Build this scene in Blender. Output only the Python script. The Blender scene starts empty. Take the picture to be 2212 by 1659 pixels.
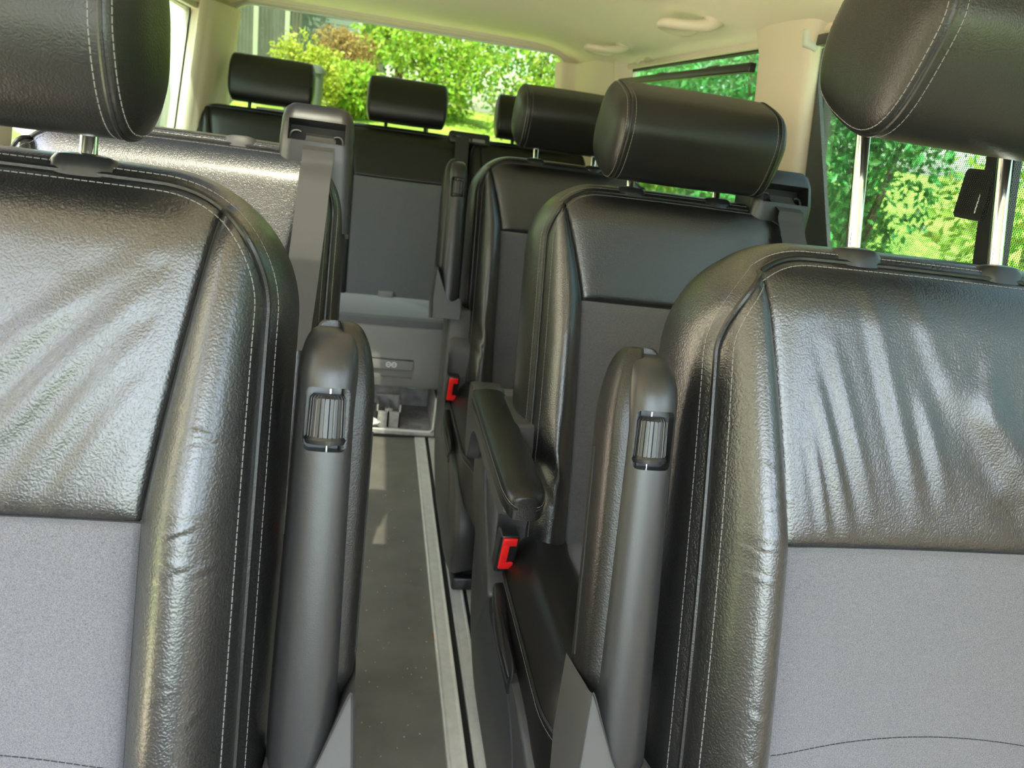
import bpy, bmesh, math, random
import numpy as np
from mathutils import Vector, Matrix

random.seed(7); rng = np.random.default_rng(7)
scn = bpy.context.scene
PI = math.pi

# ------------------------------------------------------------------ camera, sky, sun, exposure
cam_d = bpy.data.cameras.new('camera'); cam = bpy.data.objects.new('camera', cam_d)
scn.collection.objects.link(cam); scn.camera = cam
cam_d.sensor_width = 36.0; cam_d.lens = 36.0 * 1660 / 2212; cam_d.clip_start = 0.01; cam_d.clip_end = 300
_F, _R = 1660.0, math.radians(8.1)
_P, _Y = math.radians(18.2995), math.radians(11.6963)
fw = Vector((math.sin(_Y)*math.cos(_P), math.cos(_Y)*math.cos(_P), -math.sin(_P)))
r0 = Vector((math.cos(_Y), -math.sin(_Y), 0)); u0 = r0.cross(fw)
ir = math.cos(_R)*r0 + math.sin(_R)*u0; iu = -math.sin(_R)*r0 + math.cos(_R)*u0
M = Matrix((ir, iu, -fw)).transposed().to_4x4(); M.translation = Vector((0, 0, 1.15))
cam.matrix_world = M
cam_d.dof.use_dof = True; cam_d.dof.focus_distance = 0.85; cam_d.dof.aperture_fstop = 10.0

SUN = Vector((0.14, 0.66, -1.0)).normalized()          # direction the sunlight travels
world = bpy.data.worlds.new('sky'); scn.world = world; world.use_nodes = True
wn = world.node_tree.nodes; wl = world.node_tree.links
bg = wn['Background']
sky = wn.new('ShaderNodeTexSky'); sky.sky_type = 'NISHITA'; sky.sun_disc = False
sky.sun_elevation = math.asin(-SUN.z); sky.sun_rotation = math.atan2(-SUN.x, -SUN.y)
sky.air_density = 1.0; sky.dust_density = 2.5; sky.ozone_density = 1.0
hs = wn.new('ShaderNodeHueSaturation'); hs.inputs['Saturation'].default_value = .80
wl.new(sky.outputs[0], hs.inputs['Color']); wl.new(hs.outputs[0], bg.inputs[0]); bg.inputs[1].default_value = 0.34
sun_d = bpy.data.lights.new('sun', 'SUN'); sun_d.energy = 7.0; sun_d.angle = math.radians(0.6); sun_d.color = (1.0, .95, .86)
sun = bpy.data.objects.new('sun', sun_d); scn.collection.objects.link(sun)
sun.rotation_euler = SUN.to_track_quat('-Z', 'Y').to_euler(); sun.location = (-1, -4, 6)
scn.view_settings.view_transform = 'Standard'; scn.view_settings.look = 'None'
scn.view_settings.gamma = 1.0; scn.view_settings.use_curve_mapping = False
scn.view_settings.exposure = 2.8
scn.cycles.max_bounces = 14; scn.cycles.transparent_max_bounces = 24
scn.cycles.diffuse_bounces = 6; scn.cycles.glossy_bounces = 5

# ------------------------------------------------------------------ object helpers
COL = scn.collection
def link(o, parent=None):
    COL.objects.link(o)
    if parent: o.parent = parent
    return o
def tag(o, label=None, cat=None, group=None, kind=None):
    if label: o['label'] = label
    if cat: o['category'] = cat
    if group: o['group'] = group
    if kind: o['kind'] = kind
    return o
def empty(name, loc=(0, 0, 0), **k):
    o = bpy.data.objects.new(name, None); link(o); o.location = loc; o.empty_display_size = .05
    return tag(o, **k)

class MB:
    """collects vertices and faces, linked as one mesh object"""
    def __init__(s): s.v = []; s.f = []
    def add(s, verts, faces):
        n = len(s.v); s.v.extend([tuple(map(float, p)) for p in verts]); s.f.extend([tuple(i + n for i in f) for f in faces]); return s
    def grid(s, P, cu=False, cv=False, flip=False):
        P = np.asarray(P, float); a, b = P.shape[:2]; F = []
        for i in range(a if cu else a - 1):
            for j in range(b if cv else b - 1):
                q = (i*b + j, ((i+1) % a)*b + j, ((i+1) % a)*b + (j+1) % b, i*b + (j+1) % b)
                F.append(q[::-1] if flip else q)
        return s.add(P.reshape(-1, 3), F)
    def loft(s, rings, cap=True):
        P = np.asarray(rings, float); n = len(s.v); s.grid(P, False, True)
        a, b = P.shape[:2]
        if cap:
            s.f.append(tuple(n + i for i in range(b))); s.f.append(tuple(n + (a-1)*b + i for i in range(b))[::-1])
        return s
    def tube(s, pts, r, k=8, closed=False, cap=True):
        pts = np.asarray(pts, float); n = len(pts)
        if closed: t = np.roll(pts, -1, 0) - np.roll(pts, 1, 0)
        else: t = np.gradient(pts, axis=0)
        t /= np.linalg.norm(t, axis=1)[:, None] + 1e-12
        up = np.array((0, 0, 1.)) if abs(t[0][2]) < .9 else np.array((1., 0, 0))
        rr = np.broadcast_to(np.asarray(r, float), (n,)) if np.ndim(r) < 2 else r
        R = []; b0 = np.cross(t[0], up); b0 /= np.linalg.norm(b0)
        for i in range(n):
            b0 = b0 - t[i]*np.dot(b0, t[i]); b0 /= np.linalg.norm(b0); c = np.cross(t[i], b0)
            R.append([pts[i] + rr[i]*(math.cos(2*PI*j/k)*b0 + math.sin(2*PI*j/k)*c) for j in range(k)])
        if closed: s.grid(R, True, True)
        else: s.loft(R, cap)
        return s
    def box(s, x0, x1, y0, y1, z0, z1):
        v = [(x, y, z) for x in (x0, x1) for y in (y0, y1) for z in (z0, z1)]
        return s.add(v, [(0, 1, 3, 2), (4, 6, 7, 5), (0, 4, 5, 1), (2, 3, 7, 6), (0, 2, 6, 4), (1, 5, 7, 3)])
    def prism(s, poly, axis, a, b):
        """polygon (two coords) extruded along axis 0/1/2 from a to b"""
        n = len(poly)
        def mk(p, c): q = list(p); q.insert(axis, c); return tuple(q)
        v = [mk(p, a) for p in poly] + [mk(p, b) for p in poly]
        F = [tuple(range(n)), tuple(range(2*n-1, n-1, -1))] + [(i, n+i, n+(i+1) % n, (i+1) % n) for i in range(n)]
        return s.add(v, F)
    def xf(s, fn): s.v = [tuple(fn(p)) for p in s.v]; return s
    def build(s, name, m, parent=None, smooth=True, bevel=0, seg=3, auto=None, loc=None, **k):
        me = bpy.data.meshes.new(name); me.from_pydata(s.v, [], s.f); me.update()
        bm = bmesh.new(); bm.from_mesh(me)
        bmesh.ops.recalc_face_normals(bm, faces=bm.faces)
        if bevel:
            es = [e for e in bm.edges if len(e.link_faces) == 2 and e.calc_face_angle(0) > .5]
            bmesh.ops.bevel(bm, geom=es, offset=bevel, segments=seg, profile=.5, affect='EDGES', clamp_overlap=True)
        bm.to_mesh(me); bm.free()
        if smooth:
            me.polygons.foreach_set('use_smooth', [True]*len(me.polygons))
            if auto is None: auto = 40
            try: me.set_sharp_from_angle(angle=math.radians(auto))
            except Exception: pass
        if m: me.materials.append(m)
        o = bpy.data.objects.new(name, me); link(o, parent)
        if loc: o.location = loc
        return tag(o, **k)

def supere(n, a, b, e=2.5, ph=0):
    t = np.linspace(0, 2*PI, n, endpoint=False) + ph
    c, d = np.cos(t), np.sin(t)
    return np.stack([a*np.sign(c)*abs(c)**(2/e), b*np.sign(d)*abs(d)**(2/e)], 1)
def resample(p, step):
    p = np.asarray(p, float); d = np.r_[0, np.cumsum(np.linalg.norm(np.diff(p, axis=0), axis=1))]
    n = max(2, int(d[-1]/step)); t = np.linspace(0, d[-1], n)
    return np.stack([np.interp(t, d, p[:, i]) for i in range(p.shape[1])], 1)
def smoothpoly(pts, n=8, closed=True):
    """Catmull-Rom through points"""
    P = np.asarray(pts, float); N = len(P); out = []
    for i in range(N if closed else N - 1):
        g = (lambda k: P[k % N]) if closed else (lambda k: P[min(max(k, 0), N-1)])
        p0, p1, p2, p3 = g(i-1), g(i), g(i+1), g(i+2)
        for t in np.linspace(0, 1, n, endpoint=False):
            out.append(.5*((2*p1) + (p2-p0)*t + (2*p0-5*p1+4*p2-p3)*t*t + (3*p1-p0-3*p2+p3)*t**3))
    if not closed: out.append(P[-1])
    return np.array(out)
def dashes(mb, path, on=.0048, off=.0022, r=.00048, k=5):
    p = resample(path, .0012); L = max(2, int(on/.0012)); G = max(1, int(off/.0012)); i = 0
    while i + L < len(p):
        mb.tube(p[i:i+L+1:2] if L > 3 else p[i:i+L+1], r, k); i += L + G
    return mb

# ------------------------------------------------------------------ materials
def mat(name, col, rough=.5, metal=0, spec=.5, bump=None, var=None, sheen=0, coat=0, alpha=None):
    m = bpy.data.materials.new(name); m.use_nodes = True
    nt = m.node_tree; b = nt.nodes['Principled BSDF']; L = nt.links
    b.inputs['Base Color'].default_value = (*col, 1); b.inputs['Roughness'].default_value = rough
    b.inputs['Metallic'].default_value = metal; b.inputs['Specular IOR Level'].default_value = spec
    if sheen:
        b.inputs['Sheen Weight'].default_value = sheen; b.inputs['Sheen Roughness'].default_value = .45
    if coat: b.inputs['Coat Weight'].default_value = coat; b.inputs['Coat Roughness'].default_value = .25
    tc = nt.nodes.new('ShaderNodeTexCoord')
    if var:                                              # (scale, amount, detail) colour mottling
        n = nt.nodes.new('ShaderNodeTexNoise'); n.inputs['Scale'].default_value = var[0]; n.inputs['Detail'].default_value = var[2]
        L.new(tc.outputs['Object'], n.inputs['Vector'])
        r = nt.nodes.new('ShaderNodeMapRange'); r.inputs[1].default_value = .3; r.inputs[2].default_value = .7
        r.inputs[3].default_value = 1-var[1]; r.inputs[4].default_value = 1+var[1]
        L.new(n.outputs['Fac'], r.inputs[0])
        mx = nt.nodes.new('ShaderNodeVectorMath'); mx.operation = 'SCALE'; mx.inputs[0].default_value = col
        L.new(r.outputs[0], mx.inputs['Scale']); L.new(mx.outputs[0], b.inputs['Base Color'])
    if bump:                                             # list of (kind, scale, distance, strength)
        prev = None
        for kind, sc, dist, st in bump:
            if kind == 'noise':
                t = nt.nodes.new('ShaderNodeTexNoise'); t.inputs['Scale'].default_value = sc; t.inputs['Detail'].default_value = 4; out = t.outputs['Fac']
            else:
                t = nt.nodes.new('ShaderNodeTexVoronoi'); t.feature = 'SMOOTH_F1' if kind == 'cells' else 'DISTANCE_TO_EDGE'
                t.inputs['Scale'].default_value = sc
                w = nt.nodes.new('ShaderNodeTexNoise'); w.inputs['Scale'].default_value = sc*.35
                L.new(tc.outputs['Object'], w.inputs['Vector'])
                ad = nt.nodes.new('ShaderNodeVectorMath'); ad.operation = 'MULTIPLY_ADD'
                ad.inputs[1].default_value = (1.6/sc,)*3
                L.new(w.outputs['Color'], ad.inputs[0]); L.new(tc.outputs['Object'], ad.inputs[2])
                L.new(ad.outputs[0], t.inputs['Vector']); out = t.outputs['Distance']
            if kind == 'noise': L.new(tc.outputs['Object'], t.inputs['Vector'])
            bp = nt.nodes.new('ShaderNodeBump'); bp.inputs['Distance'].default_value = dist; bp.inputs['Strength'].default_value = st
            if kind == 'cells': bp.invert = True
            L.new(out, bp.inputs['Height'])
            if prev: L.new(prev, bp.inputs['Normal'])
            prev = bp.outputs[0]
        L.new(prev, b.inputs['Normal'])
    return m
LEATHER = mat('black_grained_leather', (.008, .0078, .0076), .34, spec=.75, bump=[('noise', 28, .0016, .14), ('cells', 520, .0012, .42)], var=(30, .12, 3), coat=.45)
LEATHER2 = mat('smooth_dark_leather', (.008, .0077, .007), .36, spec=.40, bump=[('noise', 30, .001, .25), ('cells', 600, .0008, .30)])
SUEDE = mat('grey_suede', (.098, .097, .105), .92, spec=.15, sheen=.55, bump=[('noise', 900, .0008, .5)], var=(1100, .4, 4))
PLASTIC = mat('anthracite_plastic', (.013, .0132, .0135), .34, spec=.5, bump=[('noise', 1500, .0003, .35)])
PLASTIC2 = mat('matt_anthracite_plastic', (.045, .0445, .043), .45, spec=.45, bump=[('noise', 1300, .0003, .35)], var=(9, .06, 2))
GREYPL = mat('grey_trim_plastic', (.17, .167, .16), .5, spec=.4, bump=[('noise', 900, .0003, .3)])
BLACKPL = mat('glossy_black_plastic', (.012, .012, .012), .28, spec=.5)
RUBBER = mat('black_rubber', (.008, .008, .008), .6)
CHROME = mat('polished_chrome', (.92, .90, .87), .06, metal=1)
ALU = mat('brushed_aluminium', (.86, .85, .80), .45, metal=.35, bump=[('noise', 350, .0003, .3)], var=(40, .07, 3))
RED = mat('red_release_button', (.72, .012, .012), .35)
STITCH = mat('pale_grey_thread', (.15, .145, .135), .8)
SEAMD = mat('dark_seam', (.006, .006, .006), .8)
HEADLINER = mat('beige_headliner_cloth', (.86, .78, .63), .95, spec=.1, bump=[('noise', 700, .0006, .4)])
TRIM = mat('pale_beige_trim', (.66, .565, .45), .55, spec=.3, bump=[('noise', 800, .0003, .3)])
WINTRIM = mat('dark_grey_window_surround', (.12, .13, .125), .6)
TRIMG = mat('pale_grey_trim', (.60, .61, .56), .5, spec=.3)
CARPET = mat('dark_floor_vinyl', (.17, .163, .143), .75, spec=.25, bump=[('noise', 500, .0006, .5)], var=(9, .16, 6))
BELT = mat('grey_seat_belt_webbing', (.045, .044, .042), .6, spec=.25)
TRAY = mat('dusty_grey_tray_plastic', (.36, .35, .33), .6, spec=.3, var=(25, .35, 6))
WHITE = mat('white_print', (.75, .75, .73), .6)
TEAL = mat('pale_green_sticker', (.30, .62, .55), .6)

def glass(name, tint, gl=.06):
    m = bpy.data.materials.new(name); m.use_nodes = True; nt = m.node_tree
    for n in list(nt.nodes): nt.nodes.remove(n)
    o = nt.nodes.new('ShaderNodeOutputMaterial'); t = nt.nodes.new('ShaderNodeBsdfTransparent'); g = nt.nodes.new('ShaderNodeBsdfGlossy')
    t.inputs[0].default_value = (*tint, 1); g.inputs['Roughness'].default_value = .03
    f = nt.nodes.new('ShaderNodeLayerWeight'); f.inputs[0].default_value = .12
    x = nt.nodes.new('ShaderNodeMixShader'); nt.links.new(f.outputs[1], x.inputs[0])
    nt.links.new(t.outputs[0], x.inputs[1]); nt.links.new(g.outputs[0], x.inputs[2]); nt.links.new(x.outputs[0], o.inputs[0])
    return m
GLASS_REAR = glass('green_tinted_rear_glass', (.195, .218, .133))
GLASS_SIDE = glass('green_tinted_side_glass', (.22, .28, .225))
GLASS_ROOF = glass('sunroof_glass', (.28, .285, .26))
GLASS_LEFT = glass('left_tinted_glass', (.24, .33, .265))
GLASS_SCREEN = glass('windscreen_glass', (.74, .80, .78))
GLASS_CLEAR = glass('clear_windscreen_glass', (.92, .96, .93))

def meshblind(name, cell, hole):
    """woven sunblind: dark threads with see-through holes laid out on the cloth itself (object y and z)"""
    m = bpy.data.materials.new(name); m.use_nodes = True; nt = m.node_tree; L = nt.links
    for n in list(nt.nodes): nt.nodes.remove(n)
    o = nt.nodes.new('ShaderNodeOutputMaterial'); t = nt.nodes.new('ShaderNodeBsdfTransparent'); d = nt.nodes.new('ShaderNodeBsdfDiffuse')
    d.inputs[0].default_value = (.03, .035, .033, 1)
    tc = nt.nodes.new('ShaderNodeTexCoord'); sp = nt.nodes.new('ShaderNodeSeparateXYZ'); L.new(tc.outputs['Object'], sp.inputs[0])
    def wave(sock_a, sock_b, sign):
        a = nt.nodes.new('ShaderNodeMath'); a.operation = 'MULTIPLY_ADD'; a.inputs[1].default_value = sign; L.new(sock_b, a.inputs[0]); L.new(sock_a, a.inputs[2])
        s = nt.nodes.new('ShaderNodeMath'); s.operation = 'MULTIPLY'; s.inputs[1].default_value = 2*PI/cell; L.new(a.outputs[0], s.inputs[0])
        c = nt.nodes.new('ShaderNodeMath'); c.operation = 'COSINE'; L.new(s.outputs[0], c.inputs[0]); return c.outputs[0]
    w1 = wave(sp.outputs[1], sp.outputs[2], .75); w2 = wave(sp.outputs[1], sp.outputs[2], -.75)
    ad = nt.nodes.new('ShaderNodeMath'); ad.operation = 'ADD'; L.new(w1, ad.inputs[0]); L.new(w2, ad.inputs[1])
    st = nt.nodes.new('ShaderNodeMath'); st.operation = 'GREATER_THAN'; st.inputs[1].default_value = hole; L.new(ad.outputs[0], st.inputs[0])
    x = nt.nodes.new('ShaderNodeMixShader'); L.new(st.outputs[0], x.inputs[0]); L.new(d.outputs[0], x.inputs[1]); L.new(t.outputs[0], x.inputs[2])
    L.new(x.outputs[0], o.inputs[0]); return m
BLIND = meshblind('black_mesh_sunblind', .0042, -.75)

def leafmat(name, col, var=.35, trans=.5):
    m = bpy.data.materials.new(name); m.use_nodes = True; nt = m.node_tree; L = nt.links
    for n in list(nt.nodes): nt.nodes.remove(n)
    o = nt.nodes.new('ShaderNodeOutputMaterial'); d = nt.nodes.new('ShaderNodeBsdfPrincipled'); t = nt.nodes.new('ShaderNodeBsdfTranslucent')
    g = nt.nodes.new('ShaderNodeNewGeometry')
    h = nt.nodes.new('ShaderNodeHueSaturation'); h.inputs['Color'].default_value = (*col, 1)
    for i, (lo, hi) in {'Hue': (.47, .53), 'Value': (1-var, 1+var*1.3)}.items():
        r = nt.nodes.new('ShaderNodeMapRange'); r.inputs[3].default_value = lo; r.inputs[4].default_value = hi
        L.new(g.outputs['Random Per Island'], r.inputs[0]); L.new(r.outputs[0], h.inputs[i])
    L.new(h.outputs[0], d.inputs['Base Color']); L.new(h.outputs[0], t.inputs[0]); d.inputs['Roughness'].default_value = .42
    x = nt.nodes.new('ShaderNodeMixShader'); x.inputs[0].default_value = trans
    L.new(d.outputs[0], x.inputs[1]); L.new(t.outputs[0], x.inputs[2]); L.new(x.outputs[0], o.inputs[0]); return m
LEAF_G = leafmat('bright_green_leaves', (.28, .42, .06))
LEAF_D = leafmat('deep_green_leaves', (.07, .24, .05), .5, .4)
LEAF_Y = leafmat('yellow_green_leaves', (.36, .42, .06))
LEAF_B = leafmat('copper_brown_leaves', (.34, .24, .11))
LEAF_P = leafmat('pale_grass_leaves', (.24, .32, .11))
BARK = mat('brown_bark', (.10, .07, .045), .9)
LAWN = mat('lawn_grass', (.24, .38, .07), .9, spec=.1, bump=[('noise', 30, .03, .8)], var=(2.2, .45, 8))
STONE = mat('pale_gravel', (.50, .48, .44), .9, bump=[('noise', 20, .01, .6)], var=(6, .2, 4))
WALLC = mat('cream_bounce_wall', (.86, .73, .55), .9)
FENCE = mat('grey_green_timber', (.045, .055, .047), .85, var=(3, .25, 4))
FENCEP = mat('pale_post_timber', (.22, .27, .235), .8)
SIDING = mat('blue_grey_siding', (.09, .125, .145), .7)
BINM = mat('grey_bin_plastic', (.042, .054, .057), .5)
BRICK = mat('terracotta_brown_wood', (.30, .17, .10), .9)
PAVING2 = mat('warm_bounce_paving', (.68, .57, .44), .95, var=(3, .12, 4))  # coloured warm for the light it bounces into the cabin
PAVING = mat('pale_concrete', (.56, .57, .595), .95, var=(8, .15, 5))

# ------------------------------------------------------------------ van body: floor, walls, ceiling, windows
XC = 0.08
def xr(z): return .90 - .06*np.clip((np.asarray(z, float) - .95)/.45, 0, 1.3)
def xl(z): return 2*XC - xr(z)
def zceil(x, y=0): return 1.505 - .10*(np.clip(abs(np.asarray(x, float) - XC)/.78, 0, 1.1))**(3 + 6*np.clip((y - 2.7)/.7, 0, 1)**2)

MB().box(-.80, .98, -1.3, 3.66, -.06, 0).build('floor', CARPET, smooth=False, kind='structure', label='dark speckled vinyl floor of the aisle')

def side_wall(name, fx, out):
    mb = MB()
    def slab(y0, y1, z0, z1):
        a = MB().box(0, .05*out, y0, y1, z0, z1)
        a.xf(lambda p: (p[0] + float(fx(p[2])), p[1], p[2])); mb.add(a.v, a.f)
    if out > 0: slab(-1.3, 3.62, -.05, .97)
    else: slab(-1.3, .30, -.05, .97); slab(1.52, 3.62, -.05, .97)      # lower wall left out as an assumed open door, to let bounce light in
    slab(-.55, 3.62, 1.40, 1.52)
    for y0, y1 in ((-.62, -.55), (.22, .34), (1.58, 1.78), (2.88 if out > 0 else 3.22, 3.62)): slab(y0, y1, .97, 1.40)
    return mb.build(name, TRIM, smooth=False, kind='structure')
side_wall('wall_right', xr, 1); side_wall('wall_left', xl, -1)

# ceiling with the sunroof opening above the front of the cabin
cm = MB()
def ceil_patch(x0, x1, y0, y1):
    X = np.linspace(x0, x1, max(3, int((x1-x0)/.02))); Yv = np.linspace(y0, y1, max(2, int((y1-y0)/.1)))
    def zz(x, y):
        return zceil(x, y)
    cm.grid([[(x, y, float(zz(x, y))) for x in X] for y in Yv])
ceil_patch(-.72, .88, -.55, .86); ceil_patch(-.72, -.65, .86, 1.95); ceil_patch(-.10, .88, .86, 1.95); ceil_patch(-.72, .88, 1.95, 3.56)
cm.build('ceiling', HEADLINER, kind='structure', label='beige cloth headliner curving down to the side windows')
sr = empty('window_6', kind='structure')
MB().box(-.65, -.10, .86, 1.95, 1.515, 1.52).build('pane', GLASS_ROOF, sr, smooth=False)
fr = MB()
for a in ((-.67, -.08, .84, .865), (-.67, -.08, 1.945, 1.97), (-.67, -.645, .86, 1.95), (-.105, -.08, .86, 1.95)):
    fr.box(*a, 1.47 if a[0] > -.3 else 1.42, 1.535)
fr.build('frame', TRIM, sr, smooth=False)

def rrect(x0, x1, y0, y1, r, n=6):
    out = []
    for cx, cy, a in ((x1-r, y1-r, 0), (x0+r, y1-r, 90), (x0+r, y0+r, 180), (x1-r, y0+r, 270)):
        for k in range(n+1):
            t = math.radians(a + 90*k/n); out.append((cx + r*math.cos(t), cy + r*math.sin(t)))
    return out

# rear wall (tailgate) with its window
def rear_y(z): return 3.60 - .18*(np.asarray(z, float) - 1.0)
def to_rear(p): return (p[0], float(rear_y(p[2])) + p[1], p[2])
inn = rrect(-.650, .795, .98, 1.478, .075); inn = [(x + (.03 if x < 0 else -.02)*(z-1.0)/.47, z) for x, z in inn]
outl = rrect(-.86, 1.02, -.05, 1.56, .01)
mb = MB(); mb.grid([[(x, 0, z) for x, z in outl], [(x, 0, z) for x, z in rrect(-.69, .835, .95, 1.505, .09)], [(x, .03, z) for x, z in inn], [(x, .09, z) for x, z in inn]], False, True)
mb.xf(to_rear).build('wall_rear', TRIM, kind='structure')
w = empty('window_1', kind='structure')
a = [(x, .045, z) for x, z in inn]; mb = MB().add([to_rear(p) for p in a], [tuple(range(len(a)))]); mb.build('pane', GLASS_REAR, w, smooth=False)
MB().tube([to_rear((x, .028, z)) for x, z in inn], .006, 6, True).build('seal', TRIMG, w)
mb = MB()
for z0, r in ((1.500, .016), (1.486, .007)):
    mb.tube([(x, float(rear_y(z0)) - .004, z0 + .006*math.cos((x-XC)*1.6)) for x in np.linspace(-.70, .86, 30)], r, 8)
mb.build('trim_1', TRIM, kind='structure', label='pale trim bar along the top of the rear window')

# pillars
def pillar(name, plan, z0, z1, m, lean=0, flare=0, n=10, **k):
    pl = smoothpoly(plan, 4); c = pl.mean(0); R = []
    for z in np.linspace(z0, z1, n):
        f = 1 + flare*max(0, (z - (z1 - .07))/.07)**2
        dx = lean*(float(xr(z)) - float(xr(z0)))
        R.append([(p[0] + dx, c[1] + (p[1]-c[1])*f, z) for p in pl])
    return MB().loft(R).build(name, m, kind='structure', **k)
pillar('trim_2', [(.915, 1.765), (.878, 1.755), (.866, 1.735), (.858, 1.66), (.862, 1.57), (.878, 1.535), (.915, 1.56)], .95, 1.43, TRIM, 1, .28, label='beige pillar trim between the two right side windows')
pillar('trim_3', [(.955, 3.56), (.80, 3.56), (.795, 3.49), (.81, 3.465), (.85, 3.45), (.862, 3.40), (.872, 3.10), (.882, 2.96), (.874, 2.90), (.93, 2.87)], .85, 1.44, TRIM, 1, label='beige corner trim right of the rear window')
pillar('trim_4', [(-.795, 3.56), (-.66, 3.56), (-.645, 3.50), (-.640, 3.46), (-.648, 3.42), (-.66, 3.37), (-.68, 3.28), (-.70, 3.23), (-.74, 3.21)], .85, 1.44, TRIM, -1, label='pale corner trim left of the rear window')
pillar('trim_5', [(-.76, 1.765), (-.728, 1.755), (-.708, 1.66), (-.726, 1.525), (-.76, 1.515)], .95, 1.43, TRIM, -1, .28)

# side windows: pane and black rim
def side_window(name, fx, out, y0, y1, m):
    w = empty(name, kind='structure'); off = .028*out
    lp = [(float(fx(z)) + off, y, z) for y, z in rrect(y0, y1, .965, 1.402, .03)]
    MB().add(lp, [tuple(range(len(lp)))]).build('pane', m, w, smooth=False)
    MB().tube([(p[0] - .004*out, p[1], p[2]) for p in lp], .009 if out > 0 else .004, 6, True).build('rubber_seal', RUBBER, w)
    return w
w2 = side_window('window_2', xr, 1, .34, 1.58, GLASS_SIDE)
side_window('window_3', xr, 1, 1.78, 2.88, GLASS_SIDE)
side_window('window_4', xl, -1, 1.78, 3.22, GLASS_LEFT)  # lengthened rearwards; its bright view stands in for sunlight on the corner trim
side_window('window_7', xr, 1, -.55, .22, GLASS_CLEAR); side_window('window_8', xl, -1, -.55, .22, GLASS_CLEAR)
# divider and catch of the sliding pane
mb = MB(); mb.add([(.892 - .13*(z-1.0), y + .10*(z-1.0), z) for z in (.96, 1.40) for y in (.972, 1.018)], [(0, 1, 3, 2)]) if False else None
mb = MB().box(.885, .897, .968, 1.022, .96, 1.40); mb.xf(lambda p: (p[0] - .133*(p[2]-1.0)+.002, p[1] + .10*(p[2]-1.08), p[2])).build('divider', BLACKPL, w2, smooth=False)
mb = MB().prism(rrect(1.01, 1.068, 1.112, 1.184, .009), 0, .862, .872); mb.build('catch', BLACKPL, w2, smooth=False)
MB().box(.8615, .8635, 1.024, 1.026, 1.122, 1.15).build('catch_mark', TRIMG, w2, smooth=False)

# roller blinds hooked up over the right windows
def blind(y0, y1, z0, z1, label, bar_z):
    b = empty('sunblind', (float(xr(z0)), (y0+y1)/2, z0), label=label, cat='sunblind', group='mesh sunblinds on the right windows')
    def loc(p): return (p[0] - b.location[0], p[1] - b.location[1], p[2] - b.location[2])
    g = MB().grid([[loc((float(xr(z)) - .016, y, z)) for y in np.linspace(y0, y1, 4)] for z in np.linspace(z0, z1, 4)])
    g.build('mesh_cloth', BLIND, b, smooth=False)
    MB().box(-.009, .009, y0, y1, -.012, .009).xf(lambda p: loc((p[0] + float(xr(bar_z)) - .018, p[1], p[2] + bar_z))).build('bar', BLACKPL, b, bevel=.003)
    return b, loc
b1, lc = blind(1.80, 2.86, .97, 1.357, 'mesh sunblind pulled up most of the rear right window, its bar below the top', 1.355)
for y in (2.05, 2.45):
    MB().box(-.004, .004, y-.035, y+.035, 0, .012).xf(lambda p: lc((p[0] + .836, p[1], p[2] + 1.358))).build('clip', BLACKPL, b1, bevel=.002)
b2, lc = blind(.36, 1.515, .97, 1.392, 'mesh sunblind drawn over the sliding right window behind the nearest right seat', 1.39)
mb = MB().tube([lc((.822, 1.535, 1.414)), lc((.812, 1.545, 1.402)), lc((.814, 1.543, 1.385)), lc((.83, 1.53, 1.376))], [.012, .014, .013, .008], 10)
mb.build('hook', TRIMG, b2)
MB().tube([lc((.835, .4, 1.412)), lc((.835, 1.53, 1.412))], .012, 10).build('cassette', TRIM, b2)
# body frame strip behind the front blind
def lean(p): return (p[0] + float(xr(p[2])), p[1], p[2])
MB().box(-.004, .004, 1.425, 1.53, .97, 1.40).xf(lambda p: (p[0] + float(xr(p[2])), p[1] + (.38*(p[2]-1.04) if p[1] < 1.5 else 0), p[2])).build('trim_6', WINTRIM, smooth=False, kind='structure')
MB().box(.004, .060, 1.572, 1.5795, .96, 1.41).xf(lean).build('trim_7', RUBBER, smooth=False, kind='structure')

# dashboard and bulkhead in front (behind the camera)
MB().prism([(-1.3, 0), (-.95, 0), (-.92, .45), (-1.0, .57), (-1.3, .60)], 0, -.74, .90).build('wall_front', PLASTIC, smooth=False, kind='structure')

w = empty('window_9', kind='structure')
MB().add([(-.62, -.55, 1.44), (.78, -.55, 1.44), (.88, -1.30, .60), (-.72, -1.30, .60)], [(0, 1, 2, 3)]).build('pane', GLASS_SCREEN, w, smooth=False)
for s_, a_, b_ in ((-1, -.62, -.72), (1, .78, .88)): MB().tube([(a_, -.55, 1.44), ((a_+b_)/2, -.92, 1.15), (b_, -1.30, .60)], .05, 8).build('frame', TRIM, w)

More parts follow.
